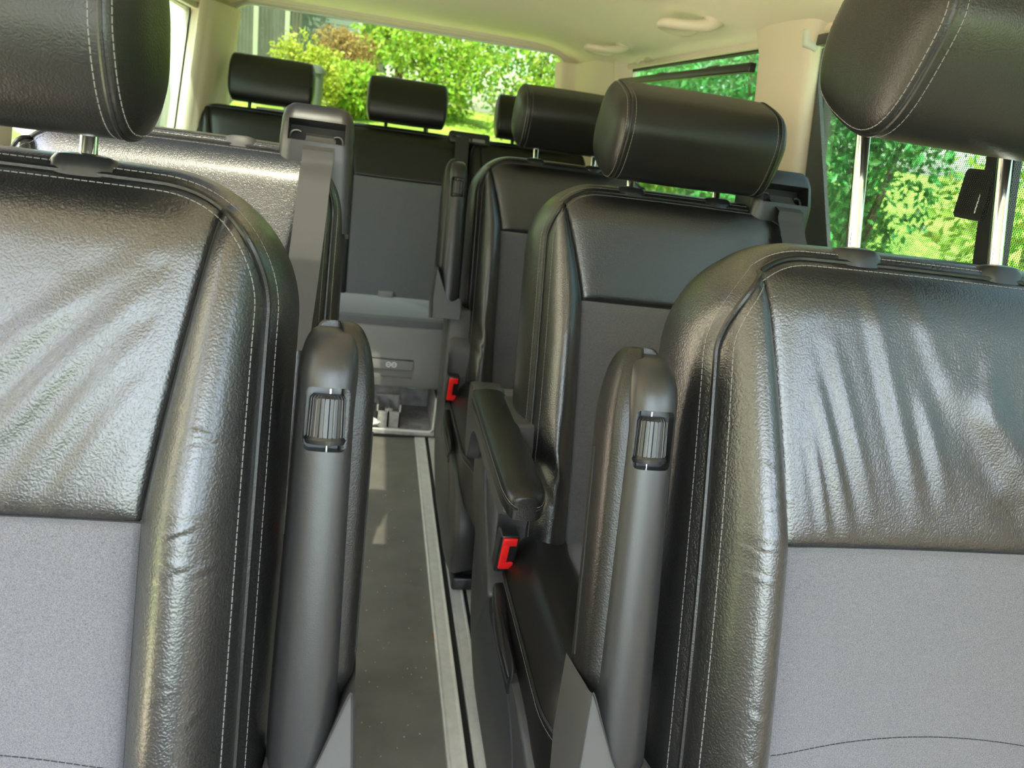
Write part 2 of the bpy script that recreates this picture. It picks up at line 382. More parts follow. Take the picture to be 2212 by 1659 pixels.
# grab handles and a coat hook on the headliner
def grab(y0, y1, x, label):
    t = empty('grab_handle', (x, (y0+y1)/2, float(zceil(x))), label=label, cat='grab handle', group='grab handles on the headliner')
    L = y1 - y0; sl = math.atan(.10*3*((x-XC)/.78)**2/.78)
    rot = Matrix.Rotation(sl, 3, 'Y')
    pts = smoothpoly([(.045, -L/2, .014), (.026, -L/2+.006, -.014), (-.012, -L/2+.020, -.030), (-.040, -L/2+.045, -.036), (-.045, 0, -.037), (-.040, L/2-.045, -.036), (-.012, L/2-.020, -.030), (.026, L/2-.006, -.014), (.045, L/2, .014)], 6, False)
    r = np.interp(np.linspace(0, 1, len(pts)), [0, .2, .5, .8, 1], [.019, .012, .011, .012, .019])
    mb = MB().tube(pts, r, 12); mb.xf(lambda p: rot @ Vector((p[0]*1.15, p[1], p[2]))); mb.build('grip', TRIM, t)
    for s in (-1, 1):
        f = MB(); R = []
        for k in range(5):
            a = PI/2*k/4; R.append([(.040 + q[0]*math.cos(a)*.9, s*(L/2 - .006) + q[1]*math.cos(a), .004 - .016*math.sin(a)) for q in supere(16, .030, .026)])
        f.loft(R); f.xf(lambda p: rot @ Vector(p)); f.build('mount', TRIM, t)
    return t
grab(1.86, 2.00, .70, 'larger pale grab handle on the headliner, nearer the pillar')
grab(2.60, 2.74, .705, 'smaller looking pale grab handle on the headliner, nearer the rear window')
t = empty('coat_hook', (.835, 2.60, 1.425), label='small pale coat hook at the headliner edge above the rear right window', cat='coat hook')
MB().box(-.02, .02, -.045, .045, -.012, .012).xf(lambda p: Matrix.Rotation(.5, 3, 'Y') @ Vector(p)).build('plate', TRIM, t, bevel=.006)
MB().tube([(-.02, -.005, -.008), (-.034, -.005, -.014), (-.04, -.005, -.03)], .006, 8).build('hook', TRIM, t)

# aluminium seat rails in the floor
def rail(x0, label):
    t = empty('floor_rail', (x0, 1.2, 0), label=label, cat='floor rail')
    y0, y1 = -2.0, 1.475
    prof = [(0, 0), (0, .010), (.003, .012), (.008, .0105), (.030, .0105), (.036, .012), (.038, .011), (.038, 0)]
    MB().prism(prof, 1, y0, y1).build('edge_strip', ALU, t, smooth=False)
    MB().box(.038, .0515, y0, y1, 0, .003).build('slot', RUBBER, t, smooth=False)
    prof2 = [(.0515, 0), (.0515, .012), (.056, .012), (.0575, .010), (.078, .010), (.080, .012), (.084, .012), (.084, 0)]
    MB().prism(prof2, 1, y0, y1).build('centre_strip', ALU, t, smooth=False)
    MB().box(.084, .095, y0, y1, 0, .003).build('slot', RUBBER, t, smooth=False)
    prof3 = [(.095, 0), (.095, .011), (.102, .011), (.103, .009), (.112, .009), (.113, .011), (.125, .011), (.128, 0)]
    MB().prism(prof3, 1, y0, y1).build('edge_strip', ALU, t, smooth=False)
    return t
rail(.2125, 'long aluminium seat rail with black slots along the right of the aisle floor')

# ------------------------------------------------------------------ seats
class Back:
    """backrest surface: x across, z along the back, y out of it (negative = towards the sitter)"""
    def __init__(s, tilt=17, hz=.423, W=.25, H=.68, n=1.0, c=.10, zs=.39, low=.156, sh=.158, top=.206, bol=.040, puff=.007, folds=(), res=1.0, lumbar=.012, z0=0.0):
        s.__dict__.update(locals()); s.ct, s.st = math.cos(math.radians(tilt)), math.sin(math.radians(tilt))
    def T(s, p):
        x, y, z = p; return (x, z*s.st + y*s.ct, s.hz + z*s.ct - y*s.st)
    def ztop(s, a):
        t = np.clip((abs(np.asarray(a, float))*s.W - (s.W - s.c))/s.c, 0, 1)
        return s.H - s.c*s.n*(1 - np.sqrt(np.clip(1 - t**2.1, 0, 1))) - .006*np.asarray(a, float)**2
    def seam(s, z):
        z = np.asarray(z, float)
        f = np.clip((z - s.zs)/(s.H - s.zs), 0, 1)
        return np.where(z < s.zs, s.low + (s.sh - s.low)*np.clip(z/s.zs, 0, 1), s.sh + (s.top - s.sh)*f**1.15)
    def y(s, x, z):
        x = np.asarray(x, float); z = np.asarray(z, float)
        sm = s.seam(z); ax = abs(x); a = np.clip(ax/s.W, 0, 1)
        q = np.clip((ax - sm)/(s.W - sm), 0, 1)
        B = s.bol*np.interp(z/s.H, [0, .25, .6, .85, 1], [.85, 1, .95, .55, .25])
        yb = -B*np.sin(PI*q**.92)**.72 + .012*q**3
        k = np.clip(ax/sm, 0, 1)
        zt = s.ztop(a)
        lo, hi = (z < s.zs), (z >= s.zs)
        v1 = np.clip(2*z/s.zs - 1, -1, 1); v2 = np.clip(2*(z - s.zs)/(zt - s.zs + 1e-6) - 1, -1, 1)
        v = np.where(lo, v1, v2)
        yc = -s.puff*(1 - k**14)*(1 - abs(v)**24) + .010*(1 - k**2)*np.interp(z/s.H, [0, .4, 1], [.6, 1, .5])
        groove = .0035*np.exp(-((ax - sm)/.0028)**2) + .0028*np.exp(-((z - s.zs)/.0025)**2)*(ax < sm)
        yy = np.where(ax > sm, yb, yc) + groove
        yy += .028*np.clip((z - (s.H - .07))/.07, 0, 1)**2.2
        yy -= s.lumbar*np.sin(PI*np.clip(z/s.H, 0, 1))
        for x1, z1, x2, z2, amp, w in s.folds:
            dx, dz = x2-x1, z2-z1; L2 = dx*dx + dz*dz
            t = np.clip(((x-x1)*dx + (z-z1)*dz)/L2, 0, 1)
            d = np.hypot(x - x1 - t*dx, z - z1 - t*dz); sgn = (x-x1)*dz - (z-z1)*dx
            prof = np.exp(-(d/w)**2) - .6*np.exp(-((d - 1.6*w)/w)**2)*(sgn > 0)
            yy -= amp*prof*np.sin(PI*np.clip(t*.92 + .04, 0, 1))**.7
        return yy
    def P(s, x, z, off=0): return s.T((x, float(s.y(x, z)) + off, z))
    def outline(s, N=200):
        e = s.ztop(1.0)
        side = np.linspace(s.z0, e, int(N*.35)); aa = np.sign(np.linspace(-1, 1, N))*(1-(1-abs(np.linspace(-1, 1, N)))**2.6)
        L = [(-s.W, z) for z in side] + [(a*s.W, s.ztop(a)) for a in aa[1:-1]] + [(s.W, z) for z in side[::-1]]
        return resample(np.array(L), .006 / s.res)

def build_back(root, bk, names=('backrest', 'backrest_insert', 'shoulder_panel'), mats=None, stitch=True, depth=.125, seamline=True):
    mt = mats or (LEATHER, SUEDE, LEATHER); R = bk.res
    nb, nc, n1, n2 = int(26*R), int(60*R), int(80*R), int(70*R)
    def cosg(n): return (1 - np.cos(np.linspace(0, PI, n)))/2
    g = lambda n: .5*np.linspace(0, 1, n) + .5*cosg(n)
    def patch(alo, ahi, nu, rows):
        out = []
        for lohi, t in rows:
            row = []
            for u in g(nu):
                z = 0
                for it in range(3):
                    sm = float(bk.seam(z))/bk.W
                    A = {-2: -1., -1: -sm, 1: sm, 2: 1.}
                    a = A[alo] + (A[ahi]-A[alo])*u
                    z = bk.z0 + (bk.zs - bk.z0)*t if lohi == 0 else bk.zs + (float(bk.ztop(a)) - bk.zs)*t
                row.append((a*bk.W, z))
            out.append(row)
        return np.array(out)
    def to3(Q): return [[bk.T((x, yy, z)) for (x, z), yy in zip(row, bk.y(row[:, 0], row[:, 1]))] for row in Q]
    lowr = [(0, t) for t in g(n1)]; upr = [(1, t) for t in g(n2)]
    main = MB()
    for lo, hi in ((-2, -1), (1, 2)): main.grid(to3(patch(lo, hi, nb, lowr + upr[1:])))
    # side band and back
    o2 = bk.outline(); n = len(o2); tg = np.gradient(o2, axis=0); tg /= np.linalg.norm(tg, axis=1)[:, None]
    nr = np.stack([-tg[:, 1], tg[:, 0]], 1)
    ye = bk.y(o2[:, 0], o2[:, 1]); d = depth/.125
    prof = [(0, 0), (.007, .006), (.014, .018), (.020, .038*d), (.022, .065*d), (.018, .098*d), (.006, .118*d), (-.02, .125*d)]
    band = [[(p[0] + q[0]*a, y0*(1-min(1, k/4)) + .012*min(1, k/4) + b, p[1] + q[1]*a) for k, (a, b) in enumerate(prof)] for p, q, y0 in zip(o2, nr, ye)]
    main.grid([[bk.T(p) for p in r] for r in band])
    h = n//2; left = [band[i][-1] for i in range(h)]; right = [band[n-1-i][-1] for i in range(h)]
    main.grid([[bk.T(tuple(np.array(a)*(1-t) + np.array(b)*t)) for t in np.linspace(0, 1, 8)] for a, b in zip(left, right)])
    b = main.build(names[0], mt[0], root, auto=60)
    MB().grid(to3(patch(-1, 1, nc, lowr))).build(names[1], mt[1], root, auto=60)
    MB().grid(to3(patch(-1, 1, nc, upr))).build(names[2], mt[2], root, auto=60)
    # piping round the edge with a row of stitches each side
    pip = [bk.T((p[0] + q[0]*.001, float(y) - .001, p[1] + q[1]*.001)) for p, q, y in zip(o2, nr, ye)]
    MB().tube(pip, .0032, 8).build('piping', LEATHER2, root)
    if stitch:
        sm = MB()
        for s_in in (-.0075,):
            pts = o2 + nr*s_in; dashes(sm, [bk.T((p[0], float(bk.y(p[0], p[1])) - .0004, p[1])) for p in pts])
        pts = o2 + nr*.0088; dashes(sm, [bk.T((p[0], float(y)*(1-.35) + .012*.35 + .0095 - .0006, p[1])) for p, y in zip(pts, ye)])
        sm.build('stitching', STITCH, root)
    if seamline:
        sm = MB()
        zz = np.linspace(bk.z0 + .005, bk.H - .01, 60)
        for sg in (-1, 1):
            q = [(sg*float(bk.seam(z)), z) for z in zz]; q = [p for p in q if p[1] < bk.ztop(p[0]/bk.W) - .004]
            sm.tube([bk.P(x, z, -.0002) for x, z in q], .0011, 5)
        xs = np.linspace(-1, 1, 40)*float(bk.seam(bk.zs)); sm.tube([bk.P(x, bk.zs, -.0002) for x in xs], .0010, 5)
        sm.build('seam', SEAMD, root)
    return b

def build_headrest(root, bk, base, h=.18, d=.088, w=.285, e=2.5, cap=.034, seam=True, m=None, posts=.0875, raise_=.0, yoff=.0, rake=0, name='headrest', guide=True, postm=None):
    """base = distance along the back from the hinge to the headrest's underside"""
    m = m or LEATHER2; zc = base + h/2
    sec = supere(56, d, h/2, e)
    rk = math.radians(rake)
    sec = np.stack([sec[:, 0]*np.cos(rk) - sec[:, 1]*np.sin(rk), sec[:, 0]*np.sin(rk) + sec[:, 1]*np.cos(rk)], 1)
    sec[:, 0] *= np.interp(sec[:, 1]/(h/2), [-1, -.3, .4, 1], [.86, 1.0, .96, .72])
    xs = w/2 - cap*.35; st = []
    for th in np.linspace(PI/2, 0, 12, endpoint=False): st.append((-(xs + cap*math.sin(th)), math.cos(th)**.62))
    for x in np.linspace(-xs, xs, 28): st.append((x, 1 - .012*math.exp(-((abs(x)-xs)/.004)**2) + .018*(1-(x/xs)**2)))
    st += [(-x, k) for x, k in st[:12]][::-1]
    R = [[bk.T((x, yoff + q[0]*k, zc + q[1]*k)) for q in sec] for x, k in st if k > .02]
    hd = MB().loft(R).build(name, m, root, auto=60)
    if seam:
        for sg in (-1, 1):
            loop = [bk.T((sg*xs, yoff + q[0]*.992, zc + q[1]*.992)) for q in sec]; MB().tube(loop, .0022, 6, True).build('seam', m, hd)
            loop = [bk.T((sg*(xs - .0075), yoff + q[0]*1.0, zc + q[1]*1.0)) for q in sec]; dashes(MB(), loop + loop[:1]).build('stitching', STITCH, hd)
            k = math.cos(math.asin(.0075/cap))**.62
            loop = [bk.T((sg*(xs + .0075), yoff + q[0]*k*1.003, zc + q[1]*k*1.003)) for q in sec]; dashes(MB(), loop + loop[:1]).build('stitching', STITCH, hd)
    for sg in (-1, 1):
        zz = np.linspace(bk.H - .03, zc - .02, 6)
        MB().tube([bk.T((sg*posts, .045 + (yoff - .045)*0, z)) for z in zz], .0073, 16).build('post', postm or CHROME, hd)
        if guide:
            g = MB(); G = []
            for sc, z in ((1, -.012), (1, -.001), (.97, .006), (.86, .011), (.6, .0135), (.36, .014)):
                G.append([bk.T((sg*posts + q[0]*sc, .045 + q[1]*sc, bk.H + .004 + z)) for q in supere(28, .030, .019, 2.6)])
            g.loft(G).build('post_guide', BLACKPL if postm is None else PLASTIC, root)
    return hd

def boolean_cut(o, cutter):
    md = o.modifiers.new('cut', 'BOOLEAN'); md.operation = 'DIFFERENCE'; md.object = cutter; md.solver = 'EXACT'
    bpy.context.view_layer.update()
    me = bpy.data.meshes.new_from_object(o.evaluated_get(bpy.context.evaluated_depsgraph_get()))
    o.modifiers.clear(); old = o.data; o.data = me; bpy.data.meshes.remove(old)
    cm_ = cutter.data; bpy.data.objects.remove(cutter); bpy.data.meshes.remove(cm_)
    try: me.set_sharp_from_angle(angle=math.radians(35))
    except Exception: pass

def armrest_up(root, side, x0, tilt=14.5, y0=.045, z0=.55, L=.42, parent_name='armrest', blen=.30):
    """folded-up armrest; side = +1 when the aisle (and its pad) lies towards +x; x0 = centre of the plastic body"""
    ct, st = math.cos(math.radians(tilt)), math.sin(math.radians(tilt))
    def T(p): x, y, z = p; return (x0 + x*side*.95, y0 + y*ct + z*st, z0 + z*ct - y*st)
    prof = [(-.030, .050), (-.031, .020), (-.027, .004), (-.016, -.006), (0, -.009), (.014, -.006), (.023, .003), (.026, .018), (.026, .050)]
    sec = smoothpoly(prof, 5)
    R = []
    zz = list(np.linspace(-.075, L-.045, 26)) + [L-.045 + .045*math.sin(a) for a in np.linspace(.15, PI/2, 12)]
    for z in zz:
        k = math.cos(math.asin(min(1, max(0, (z-(L-.045))/.045)))) if z > L-.045 else 1
        wd = np.interp(z, [0, L*.5, L], [1.10, 1.0, .92])
        R.append([T((q[0]*(.45 + .55*k**.8)*wd, .050 + (q[1]-.050)*(.10 + .9*k**.9), z)) for q in sec])
    arm = MB().loft(R).build(parent_name, PLASTIC, root, auto=50)
    cut = MB().prism(rrect(-.0215, .0185, L-.106, L-.051, .006), 1, -.05, .012); cut.xf(T)
    c = cut.build('cutter', None); c.parent = root
    boolean_cut(arm, c); arm.data.materials.clear(); arm.data.materials.append(PLASTIC)
    arm.data.polygons.foreach_set('use_smooth', [True]*len(arm.data.polygons))
    try: arm.data.set_sharp_from_angle(angle=math.radians(32))
    except Exception: pass
    # ribbed adjuster wheel in its recess
    wl_ = MB(); zc = L - .0785; nr = 26; R = []
    for z, rr in ((-.0225, .006), (-.0225, .0150), (-.0185, .0165), (-.0165, .0152), (-.0160, .0149), (.0175, .0140), (.0205, .0118), (.0205, .004)):
        ring = []
        for j in range(nr*8):
            a = 2*PI*j/(nr*8); groove = (.0009 if (j % 8) < 1 else 0) if -.0165 < z < .018 and rr > .013 else 0
            ring.append(T((-.0015 + (rr - groove)*1.20*math.cos(a), .0085 + (rr - groove)*math.sin(a), zc + z)))
        R.append(ring)
    wl_.loft(R).build('adjuster_wheel', PLASTIC, arm, auto=25)
    gm = MB()
    for j in range(nr):
        a = 2*PI*(j*8+.5)/(nr*8); rr = .0146
        if math.sin(a) < .2 and j % 2:
            gm.tube([T((-.0015 + (r_)*1.20*math.cos(a), .0085 + r_*math.sin(a), zc + z)) for z, r_ in ((-.0155, .0150), (.0165, .0141))], .00028, 4)
    gm.build('wheel_marks', STITCH, arm)
    for z in (-.0255, .0235): MB().tube([T((0, .004, zc + z - .002)), T((0, .004, zc + z + .002))], .0009, 8).build('axle', CHROME, arm)
    # leather pad along the aisle side and the rear
    psec = smoothpoly([(.010, .006), (.026, .005), (.036, .012), (.040, .028), (.040, .056), (.033, .068), (.010, .072), (-.022, .071), (-.029, .062), (-.028, .048), (.008, .046)], 4)
    R = []; Lp = L + .006
    for z in list(np.linspace(.012, .030, 4)) + list(np.linspace(.04, Lp-.085, 22)) + [Lp-.085 + .085*math.sin(a) for a in np.linspace(.1, PI/2, 14)]:
        k = math.cos(math.asin(min(1, max(0, (z-(Lp-.085))/.085)))) if z > Lp-.085 else min(1, .80 + (z-.012)/.09)
        kx = (.30 + .70*k**.8) if z > Lp - .085 else k
        R.append([T((-.002 + (q[0]+.002)*kx, .050 + (q[1]-.050)*(.25 + .75*k), z)) for q in psec])
    MB().loft(R).build('armrest_pad', LEATHER2, arm, auto=60)
    pp = [T((.0408, .045, z)) for z in np.linspace(.04, Lp-.10, 30)]
    MB().tube(pp, .0012, 5).build('pad_seam', SEAMD, arm)
    # bracket that carries it, with the curved upper edge
    def bw(z): return z
    edge = smoothpoly([(-.036, -.055), (-.030, -.050), (-.020, -.058), (-.006, -.060), (.008, -.045), (.024, -.008), (.037, .024), (.041, .030)], 5, False)
    b = MB(); top = [(x, z) for x, z in edge]
    ring = lambda y, sc: [T((x*sc, y, z)) for x, z in top] + [T((.047*sc, y, -.05)), T((.044*sc, y, -blen)), T((-.040*sc, y, -blen)), T((-.040*sc, y, -.075))]
    b.loft([ring(-.015, .94), ring(-.018, .99), ring(-.012, 1.03), ring(.070, 1.03)]).build('armrest_bracket', PLASTIC2, root, auto=35)
    return arm

def armrest_down(root, side, x0, hy, zt=.65):
    """lowered armrest; outer face towards the aisle"""
    def T(p): return (x0 + p[0]*side, p[1] - hy, p[2])
    # plastic body: side profile (y, z), lofted across x
    prof = smoothpoly([(1.495, zt-.012), (1.485, zt-.07), (1.455, zt-.135), (1.42, zt-.145), (1.405, zt-.10), (1.36, zt-.062), (1.20, zt-.060), (1.05, zt-.062), (1.012, zt-.050), (1.0, zt-.034), (1.10, zt-.028), (1.30, zt-.020), (1.42, zt-.012), (1.435, zt+.001), (1.47, zt+.001)], 5)
    c = prof.mean(0); R = []
    for x, k in ((-.029, .0), (-.031, .95), (-.028, .99), (-.02, 1), (.02, 1), (.027, .99), (.031, .955), (.029, .0)):
        if k == 0: continue
        R.append([T((x, c[0] + (p[0]-c[0])*(1-(1-k)*.3), c[1] + (p[1]-c[1])*k)) for p in prof])
    arm = MB().loft(R).build('armrest', PLASTIC2, root, auto=45)
    # leather pad
    R = []; top = smoothpoly([(-.033, -.034), (-.034, -.014), (-.030, -.003), (-.018, .002), (0, .004), (.018, .002), (.030, -.003), (.034, -.014), (.033, -.034)], 4, False)
    for y in list(1.428 - .008*np.array([0, .3, 1])) + list(np.linspace(1.40, 1.04, 20)) + [1.04 - .055*math.sin(a) for a in np.linspace(.12, PI/2, 12)]:
        k = math.cos(math.asin(min(1, max(0, (1.04-y)/.055)))) if y < 1.04 else 1
        kk = .42 + .58*k**.7
        R.append([T((q[0]*kk, y, zt + q[1]*(.93 + .07*k) - .012*(1-k))) for q in top])
    MB().loft(R).build('armrest_pad', LEATHER2, arm, auto=60)
    ds = MB(); pp = MB()
    for sg in (-1, 1):
        line = [T((sg*.0335, y, zt - .0115)) for y in np.linspace(1.42, 1.045, 40)] + [T((sg*.0335*(.42 + .58*math.cos(a)**.7), 1.04 - .056*math.sin(a), zt - .0115 - .01*(1-math.cos(a)))) for a in np.linspace(.1, PI/2, 16)]
        dashes(MB(), line).build('stitching', STITCH, arm)
        MB().tube([(p[0], p[1], p[2] - .0045) for p in line], .0014, 5).build('pad_seam', SEAMD, arm)
    # curved carrier under the pivot
    MB().prism([(p[0] - hy, p[1]) for p in smoothpoly([(1.47, zt-.10), (1.46, zt-.19), (1.38, zt-.26), (1.24, zt-.30), (1.14, zt-.285), (1.20, zt-.24), (1.30, zt-.17), (1.38, zt-.09)], 4)], 0, x0 - .006, x0 + .052).xf(lambda p: (x0 + (p[0]-x0)*(-side), p[1], p[2])).build('armrest_bracket', PLASTIC2, root, bevel=.006)
    return arm

def build_cushion(root, hy, y0, y1, hw=.285, z1=.475, h=.11, wtop=.17):
    """seat cushion: y0 front, y1 rear (world), rounded slab with leather sides and a suede middle"""
    def top(x, y):
        e = np.clip((hw - abs(x))/.055, 0, 1); f = np.clip((y - y0)/.07, 0, 1)
        q = np.clip((abs(x) - wtop)/(hw - wtop), 0, 1)
        return z1 + .016*math.sin(PI*min(1, q*1.0)**.9) - .040*(1-e)**2.6 - .045*(1-f)**2.4 - .006*math.exp(-((abs(x)-wtop)/.004)**2)
    def half(y): return hw*(1 - .16*(1 - np.clip((y - y0)/.13, 0, 1))**2.2 - .10*np.clip((y - (y1-.10))/.10, 0, 1)**2)
    ys = np.linspace(y0, y1, 48)
    def strip(u0, u1, n, m, name):
        P = [[(half(y)*u, y - hy, top(half(y)*u*hw/half(y), y)) for u in np.linspace(u0, u1, n)] for y in ys]
        return MB().grid(P).build(name, m, root, auto=60)
    k = wtop/hw
    c = MB()
    for u0, u1 in ((-1, -k), (k, 1)): c.grid([[(half(y)*u, y - hy, top(u*hw, y)) for u in np.linspace(u0, u1, 18)] for y in ys])
    loop = [(half(y), y) for y in ys] + [(half(y0)*u, y0 - .012*(1-u*u)) for u in np.linspace(1, -1, 24)[1:-1]] + [(-half(y), y) for y in ys[::-1]][:]
    loop = [(half(y), y) for y in ys[::-1]] + [(half(y0)*u, y0 - .012*(1-u*u)) for u in np.linspace(1, -1, 24)[1:-1]] + [(-half(y), y) for y in ys]
    tz = [top(hw*np.sign(x)*min(1, abs(x)/half(max(y, y0))), max(y, y0)) for x, y in loop]
    c.grid([[(x*(1+f*.02), y - hy - f*.004, z*(1-f*f*0) - h*f) for f in (0, .15, .5, 1.0)] for (x, y), z in zip(loop, tz)])
    cu = c.build('seat_cushion', LEATHER2, root, auto=60)
    MB().grid([[(half(y)*u, y - hy, top(u*hw, y)) for u in np.linspace(-k, k, 24)] for y in ys]).build('cushion_insert', SUEDE, cu, auto=60)
    lp = [(x*1.003, y - hy, z - .002) for (x, y), z in zip(loop, tz)]
    MB().tube(lp, .0035, 6).build('cushion_piping', LEATHER2, cu)
    ds = MB()
    dashes(ds, [(x*.972, y - hy + (.008 if y <= y0 else 0), z + .0035) for (x, y), z in zip(loop, tz)]); dashes(ds, [(x*1.006, y - hy - .001, z - .012) for (x, y), z in zip(loop, tz)])
    ds.build('cushion_stitching', STITCH, cu)
    return cu

def build_base(root, hy, cy, side, shell=True):
    """plastic side shells, plinth, buckle and lever; cy = hinge y of the pattern seat (1.20), side = aisle side"""
    d = lambda y: y - 1.20
    prof = smoothpoly([(1.40, .50), (1.36, .585), (1.28, .60), (1.225, .55), (1.20, .41), (1.12, .355), (.98, .350), (.84, .340), (.755, .28), (.735, .20), (.80, .09), (.92, .055), (1.10, .05), (1.30, .06), (1.42, .14), (1.44, .32)], 5)
    def lat(z): return .012*np.clip((.34 - z)/.25, 0, 1)
    for s in (-1, 1):
        m = MB(); c = prof.mean(0); R = []
        for x, k in ((.240, .97), (.262, .985), (.284, 1.0), (.294, .985), (.299, .955), (.300, .90)):
            R.append([(s*(x - float(lat(p[1]))), d(c[0] + (p[0]-c[0])*k), c[1] + (p[1]-c[1])*k) for p in prof])
        sh = m.loft(R).build('side_shell', PLASTIC2, root, auto=50)
        if s == side:
            # raised sweep and recliner lever on the aisle side
            cv = smoothpoly([(1.13, .34), (1.02, .325), (.92, .29), (.86, .22), (.83, .13)], 8, False)
            MB().tube([(s*(.291 - float(lat(p[1]))), d(p[0]), p[1]) for p in cv], np.interp(np.linspace(0, 1, len(cv)), [0, .2, .7, 1], [.004, .010, .013, .006]), 10).build('shell_ridge', PLASTIC2, sh)
            P = [(s*(.291 + .008*math.sin(PI*t)), d(1.160 - .20*t), .372 - .012*t - .022*t*t) for t in np.linspace(0, 1, 14)]
            lv = MB(); R = []
            for i, p in enumerate(P):
                t = i/13; w = .013*(1 - .25*t)
                R.append([(p[0] + q[0], p[1], p[2] + q[1]) for q in supere(16, .012, w, 4)])
            lv.loft(R).build('recline_lever', BLACKPL, root, auto=45)
            MB().prism(rrect(d(.945), d(1.18), .315, .378, .02), 0, s*.2985, s*.3008).build('lever_recess', RUBBER, root, smooth=False)
            bk_ = MB().box(-.017, .017, -.018, .018, -.045, .040).xf(lambda p: (s*.287 + p[0], d(1.17) + p[1] - p[2]*.25, .448 + p[2]))
            bb = bk_.build('belt_buckle', BLACKPL, root, bevel=.004)
            rb = MB()
            for a in ((-.0125, .0125, -.0225, -.015, .020, .036), (-.0125, -.001*s if s > 0 else .013, -.0225, -.015, -.020, .022), (-.0125, .0125, -.0225, -.015, -.034, -.018)):
                x0_, x1_ = a[0], a[1]
                if a[4] == -.020: x0_, x1_ = (-.0005, .0125) if s > 0 else (-.0125, .0005)
                if s > 0: pass
                rb.box(x0_, x1_, a[2], a[3], a[4], a[5])
            rb.xf(lambda p: (s*.287 + p[0], d(1.17) + p[1] - p[2]*.25, .448 + p[2])).build('release_button', RED, bb, bevel=.0012)
            MB().box(-.036, .036, -.05, .10, -.10, .15).xf(lambda p: (s*(.272 - .02*(p[2] < 0)*0) + p[0], d(1.27) + p[1] + p[2]*.27, .50 + p[2])).build('recliner_cover', PLASTIC2, root, bevel=.008)
    MB().box(-.24, .24, d(.86), d(1.40), .012, .40).build('plinth', PLASTIC, root, bevel=.012)
    MB().box(-.27, .27, d(.84), d(1.42), .0125, .05).build('base_plate', PLASTIC, root, bevel=.008)

def belt_tower(root, bk, x, w=.062, strap=True, length=.34):
    """shoulder belt outlet on top of the backrest with the webbing running down the front"""
    t = MB(); R = []
    pl = rrect(-w, w, .018, .125, .022)
    for z, k, sh in ((-.13, 1.02, 0), (-.02, 1.0, 0.02), (.012, 1.0, 0), (.02, 1.0, 0), (.055, .97, .004), (.072, .90, .010), (.080, .78, .018)):
        R.append([bk.T((x + p[0]*k, max(.048 + (p[1]-.048)*k + sh*.5 - .02, .04 if z < -.05 else -1), bk.H + z)) for p in pl])
    tw = t.loft(R).build('belt_tower', PLASTIC, root, auto=50)
    c = MB().box(x - .047, x + .047, -.08, .042, bk.H + .014, bk.H + .050).xf(bk.T).build('cutter', None); c.parent = root
    boolean_cut(tw, c); tw.data.materials.clear(); tw.data.materials.append(PLASTIC)
    MB().box(x - .046, x + .046, .0395, .0415, bk.H + .013, bk.H + .049).xf(bk.T).build('outlet_slot', RUBBER, tw, smooth=False)
    MB().tube([bk.T((x - .034 + .012*math.cos(a), .020, bk.H + .024 + .011*math.sin(a))) for a in np.linspace(PI*.3, PI*1.7, 12)], .0028, 8).build('belt_guide', PLASTIC, tw)
    MB().tube([bk.T((x + .034 - .010*math.cos(a), .022, bk.H + .022 + .010*math.sin(a))) for a in np.linspace(PI*.3, PI*1.7, 12)], .0025, 8).build('belt_guide', PLASTIC, tw)
    if strap:
        ys = np.linspace(bk.H + .034, bk.H - length, 40); path = []
        for z in ys:
            t_ = (bk.H + .034 - z)/length
            y = min(min(float(bk.y(x + q, min(z, bk.H - .02))) for q in (-.05, -.03, -.015, 0, .015, .03)), 0) - .008 if z < bk.H - .005 else -.014 + .040*np.clip((z - bk.H + .005)/.03, 0, 1)
            path.append((x + .006 + .008*np.sin(t_*2) - .020*t_, y - .012*math.sin(PI*min(1, t_*1.0)), z))
        R = [[bk.T((p[0] + a, p[1] + b + .0012*math.cos(a*60), p[2])) for a, b in ((-.0255, 0), (-.01, -.0007), (.01, -.0007), (.0255, 0), (.01, .0008), (-.01, .0008))] for p in path]
        MB().loft(R).build('seat_belt', BELT, root, auto=50)
    return tw

RF = [(-.10, .655, -.02, .42, .0022, .010), (-.14, .60, -.075, .42, .0026, .009), (-.15, .55, -.10, .40, .003, .008), (-.155, .52, -.125, .40, .0022, .006), (-.05, .66, .03, .50, .0014, .012), (.02, .57, .10, .47, .0050, .020), (.10, .48, .17, .40, .0060, .022), (.045, .60, .055, .53, .0018, .012), (-.03, .55, .01, .44, .0020, .009), (.13, .62, .18, .52, .002, .014)]
LF = [(.155, .585, .02, .42, .0034, .012), (.150, .54, .06, .40, .0030, .011), (.150, .50, .095, .40, .0024, .009), (.10, .58, -.02, .44, .0025, .012), (.165, .62, .06, .53, .0014, .010)]
def creases(side, x0, n):
    r = np.random.default_rng(n); out = []
    for i in range(n):
        z = r.uniform(.12, .50); L = r.uniform(.02, .05); x = side*r.uniform(.195, .235)
        out.append((x - side*L*.7, z - r.uniform(-.01, .02), x, z, r.uniform(.0004, .0009), r.uniform(.0015, .003)))
    return out

